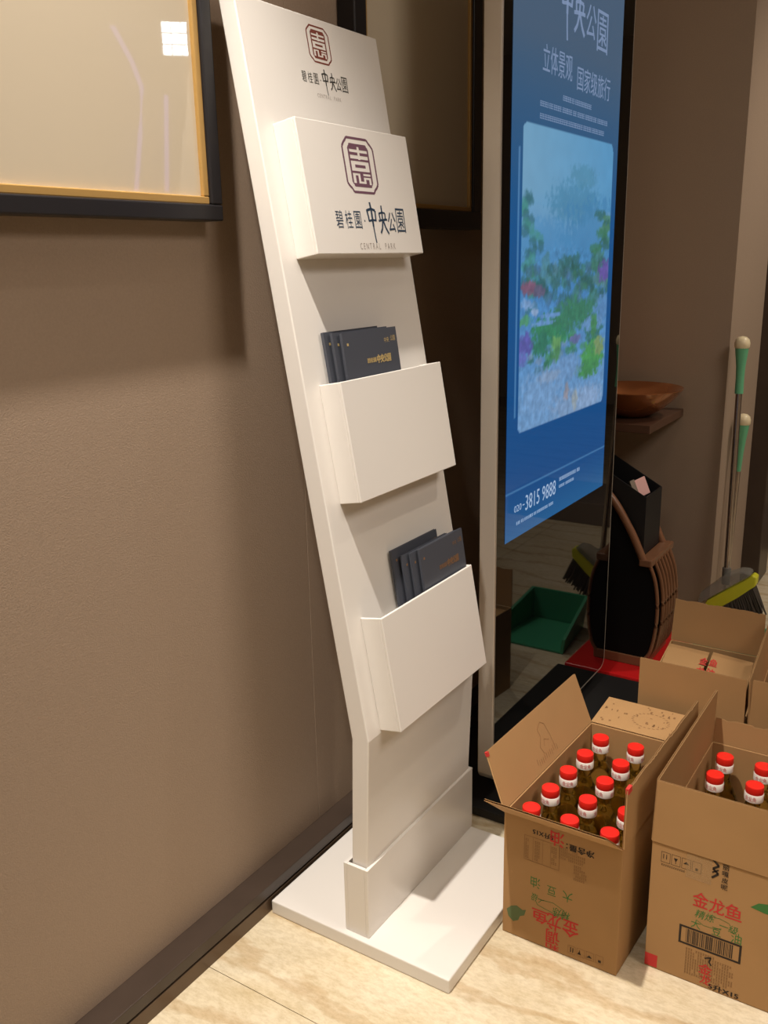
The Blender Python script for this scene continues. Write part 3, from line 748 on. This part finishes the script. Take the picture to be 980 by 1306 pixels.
fbx = empty('file_box', (-1.0, 3.12, .43), 'black open file box with a slanted top on the barrel chair', 'file box')
bx0, bx1, by0, by1, bz = -1.16, -.903, 3.045, 3.228, .430
def topz(x): return .640+(bx1-x)*.56
m = MB(); t = .004
def wallp(p0, p1, off):
    (xa, ya), (xb, yb) = p0, p1
    m.hexa([V((xa, ya, bz)), V((xb, yb, bz)), V((xb, yb, bz))+off, V((xa, ya, bz))+off, V((xa, ya, topz(xa))), V((xb, yb, topz(xb))), V((xb, yb, topz(xb)))+off, V((xa, ya, topz(xa)))+off])
wallp((bx0, by0), (bx1, by0), V((0, t, 0))); wallp((bx0, by1-t), (bx1, by1-t), V((0, t, 0)))
wallp((bx1-t, by0+t), (bx1-t, by1-t), V((t, 0, 0))); wallp((bx0, by0+t), (bx0, by1-t), V((t, 0, 0)))
m.box((bx0+t, by0+t, bz), (bx1-t, by1-t, bz+.004)); m.build('body', BINM, fbx, fix=True)
pk = MB(); pk.slab((-.955, 3.075, .618), V((.035, .055, .018)), V((-.028, .012, .055)), V((.006, -.004, .004)))
pp = pk.build('packet', PINK, bevel=.002, fix=True); tag(pp, 'small pink paper packet poking out of the black file box', 'packet')
pk = MB(); pk.slab((-.9555, 3.074, .625), V((.010, .016, .005)), V((-.028, .012, .053)), V((.007, -.005, .005))); pk.build('silver_strip', STEEL, pp, fix=True)

# ---------------------------------------------------------------- brooms and dustpan
br = empty('broom', (-.70, 3.5, 0), 'tall broom with mint grip and yellow-green head, leaning by the wall corner', 'broom')
T = V((-.737, 3.56, 1.125)); Bt = V((-.712, 3.50, .262)); dr = (Bt-T).normalized()
MB().lathe((0, 0, 0), [(.001, .030), (.014, .027), (.024, .018), (.028, .004), (.027, -.010), (.024, -.014)], 20).build('knob', CREAM, br, smooth=True)
kn = br.children[0]; kn.location = T-V(br.location)-V((0, 0, 0)); kn.data.transform(Matrix.Translation(V(br.location)))
MB().tube([T+dr*.012, T+dr*.03, T+dr*.08, T+dr*.125, T+dr*.180], [.024, .0225, .0165, .015, .0155], 16).build('grip', MINT, br, smooth=True)
MB().tube([T+dr*.18, Bt], .0115, 14).build('tube', STEEL, br, smooth=True)
MB().tube([Bt-dr*.02, Bt+dr*.045], .0165, 14).build('collar', BAG if False else mat('grey_collar', (120, 116, 108), .5), br, smooth=True)
hl = [(-.785, .110), (-.768, .150), (-.700, .205), (-.640, .252), (-.610, .282), (-.594, .274), (-.596, .240), (-.655, .182), (-.720, .128), (-.770, .095)]
MB().prism([(a_, 3.455, b_) for a_, b_ in hl], (0, .05, 0)).build('head', LIME, br, bevel=.005, fix=True)
bm_ = MB()
for k in range(120):
    a_ = (k % 40)/39; y = 3.462+.018*(k//40)
    p0 = V((-.745+.140*a_, y, .130+.100*a_)); d_ = V((.030+.010*random.uniform(-1, 1)+.02*(a_-.3), random.uniform(-.004, .004), -.085-.02*random.random()))
    bm_.tube([p0, p0+d_*.5, p0+d_], [.006, .005, .003], 4)
o = bm_.build('bristles', BRIST, br); o['kind'] = 'stuff'
bg = MB()
loop = [(-.805, .12), (-.795, .175), (-.755, .215), (-.715, .258), (-.690, .275), (-.655, .292), (-.625, .294), (-.612, .282), (-.66, .244), (-.72, .196), (-.775, .150)]
bg.prism([(a_, 3.445, b_) for a_, b_ in loop], (0, .07, 0)).build('plastic_wrap', BAG, br, bevel=.008, fix=True)

b2 = empty('broom', (-.745, 3.72, 0), 'short broom with mint grip, mostly hidden behind the taller broom', 'broom')
T = V((-.746, 3.74, .812)); Bt = V((-.752, 3.70, .05)); dr = (Bt-T).normalized()
MB().lathe(T, [(.001, .030), (.014, .027), (.024, .018), (.028, .004), (.027, -.010), (.024, -.014)], 20).build('knob', CREAM, b2, smooth=True)
MB().tube([T+dr*.012, T+dr*.03, T+dr*.08, T+dr*.125, T+dr*.20], [.024, .0225, .0165, .013, .010], 16).build('grip', MINT, b2, smooth=True)
MB().tube([T+dr*.20, Bt], .0095, 14).build('tube', STEEL, b2, smooth=True)
MB().box((-.785, 3.67, 0), (-.66, 3.73, .05)).build('head', LIME, b2, bevel=.008)
dp = empty('dustpan', (-.60, 3.2, 0), 'green plastic dustpan on the floor behind the cartons, reflected in the display glass', 'dustpan')
m = MB(); x0, x1, y0, y1 = -.73, -.47, 3.02, 3.30
m.hexa([(x0, y0, .002), (x1, y0, .002), (x1-.03, y1, .002), (x0+.03, y1, .002), (x0, y0, .008), (x1, y0, .008), (x1-.03, y1, .010), (x0+.03, y1, .010)])
m.hexa([(x0+.03, y1, .002), (x1-.03, y1, .002), (x1-.03, y1+.012, .002), (x0+.03, y1+.012, .002), (x0+.02, y1+.02, .13), (x1-.02, y1+.02, .13), (x1-.02, y1+.032, .13), (x0+.02, y1+.032, .13)])
m.hexa([(x0-.012, y0, .002), (x0, y0, .002), (x0+.03, y1+.01, .002), (x0+.018, y1+.01, .002), (x0-.02, y0, .06), (x0-.008, y0, .06), (x0+.02, y1+.03, .13), (x0+.008, y1+.03, .13)])
m.hexa([(x1, y0, .002), (x1+.012, y0, .002), (x1-.018, y1+.01, .002), (x1-.03, y1+.01, .002), (x1+.008, y0, .06), (x1+.02, y0, .06), (x1-.008, y1+.03, .13), (x1-.02, y1+.03, .13)])
o = m.build('pan', DUSTG, dp, fix=True)

# ---------------------------------------------------------------- beyond the wall corner
cb = MB().box((-.795, 4.72, 0), (.3, 5.2, .125)).build('stone_plinth', STONE, bevel=.004); tag(cb, 'low polished grey stone plinth beyond the wall corner at the right edge', 'plinth')
m = MB(); m.lathe((-.765, 4.85, .125), [(.05, 0), (.06, .02), (.055, .06), (.04, .09), (.02, .11)], 14)
o = m.build('plastic_bag', CLOTHW, smooth=True); tag(o, 'small white plastic bag on the stone plinth at the right edge', 'bag')
for v in o.data.vertices: v.co += V(noise.noise_vector(v.co*30))*.012
m = MB()
for k in range(14):
    q = k*2.4; m.tube([(-.72, 4.98, .125), (-.72+.03*math.cos(q), 4.98+.03*math.sin(q), .22), (-.72+.07*math.cos(q), 4.98+.07*math.sin(q), .30+.02*(k % 3))], [.003, .014, .002], 6, .3)
o = m.build('green_plant', LEAF); tag(o, 'small green leafy plant behind the white bag at the right edge', 'plant')

# lamp that glints in the glass of the nearer picture: nine bright squares on a bracket
GX = WX+.034
def seen_in_glass(px, py, X):      # a point of the room at x = X that the picture glass shows at this pixel
    d = ray(px, py); P = CAM+d*((GX-CAM.x)/d.x); d2 = V((-d.x, d.y, d.z)); return P+d2*((X-P.x)/d2.x)
c0 = seen_in_glass(225, 50, 1.75)
lp = empty('spot_lamp', (c0.x, c0.y, c0.z-.15), 'bright white lamp of nine square lights mounted across the room', 'lamp')
d = (V((GX, 1.25, 1.81))-c0).normalized(); uu = V((-d.y, d.x, 0)).normalized(); vv = d.cross(uu)
for i in range(3):
    for j in range(3):
        MB().slab(c0+uu*(-.080+i*.055)+vv*(-.085+j*.060)+d*.012, uu*.050, vv*.054, d*.004).build('lamp_square', LAMPM, lp, fix=True)
MB().slab(c0-uu*.09-vv*.095-d*.02, uu*.18, vv*.19, d*.03).build('housing', FBLACK, lp, fix=True)
MB().tube([c0-d*.02, (c0.x-d.x*.03, c0.y-d.y*.03, 3.355)], .012, 8).build('bracket', FBLACK, lp)
VIO = mat('violet_light_strip', (60, 50, 90), .5, emit=(150, 130, 255), estr=2.2)
for lab, pts in (('violet light strip bent along the wall across the room, seen in the picture glass', [(128, 5), (150, 45), (168, 78), (181, 112), (179, 170), (174, 243)]),
                 ('straight violet light strip on the wall across the room, seen in the picture glass', [(212, 122), (213, 244)])):
    q = [seen_in_glass(x_, y_, 3.9) for x_, y_ in pts]
    tag(MB().tube(q, .020, 8).build('light_strip', VIO, smooth=True), lab, 'light')
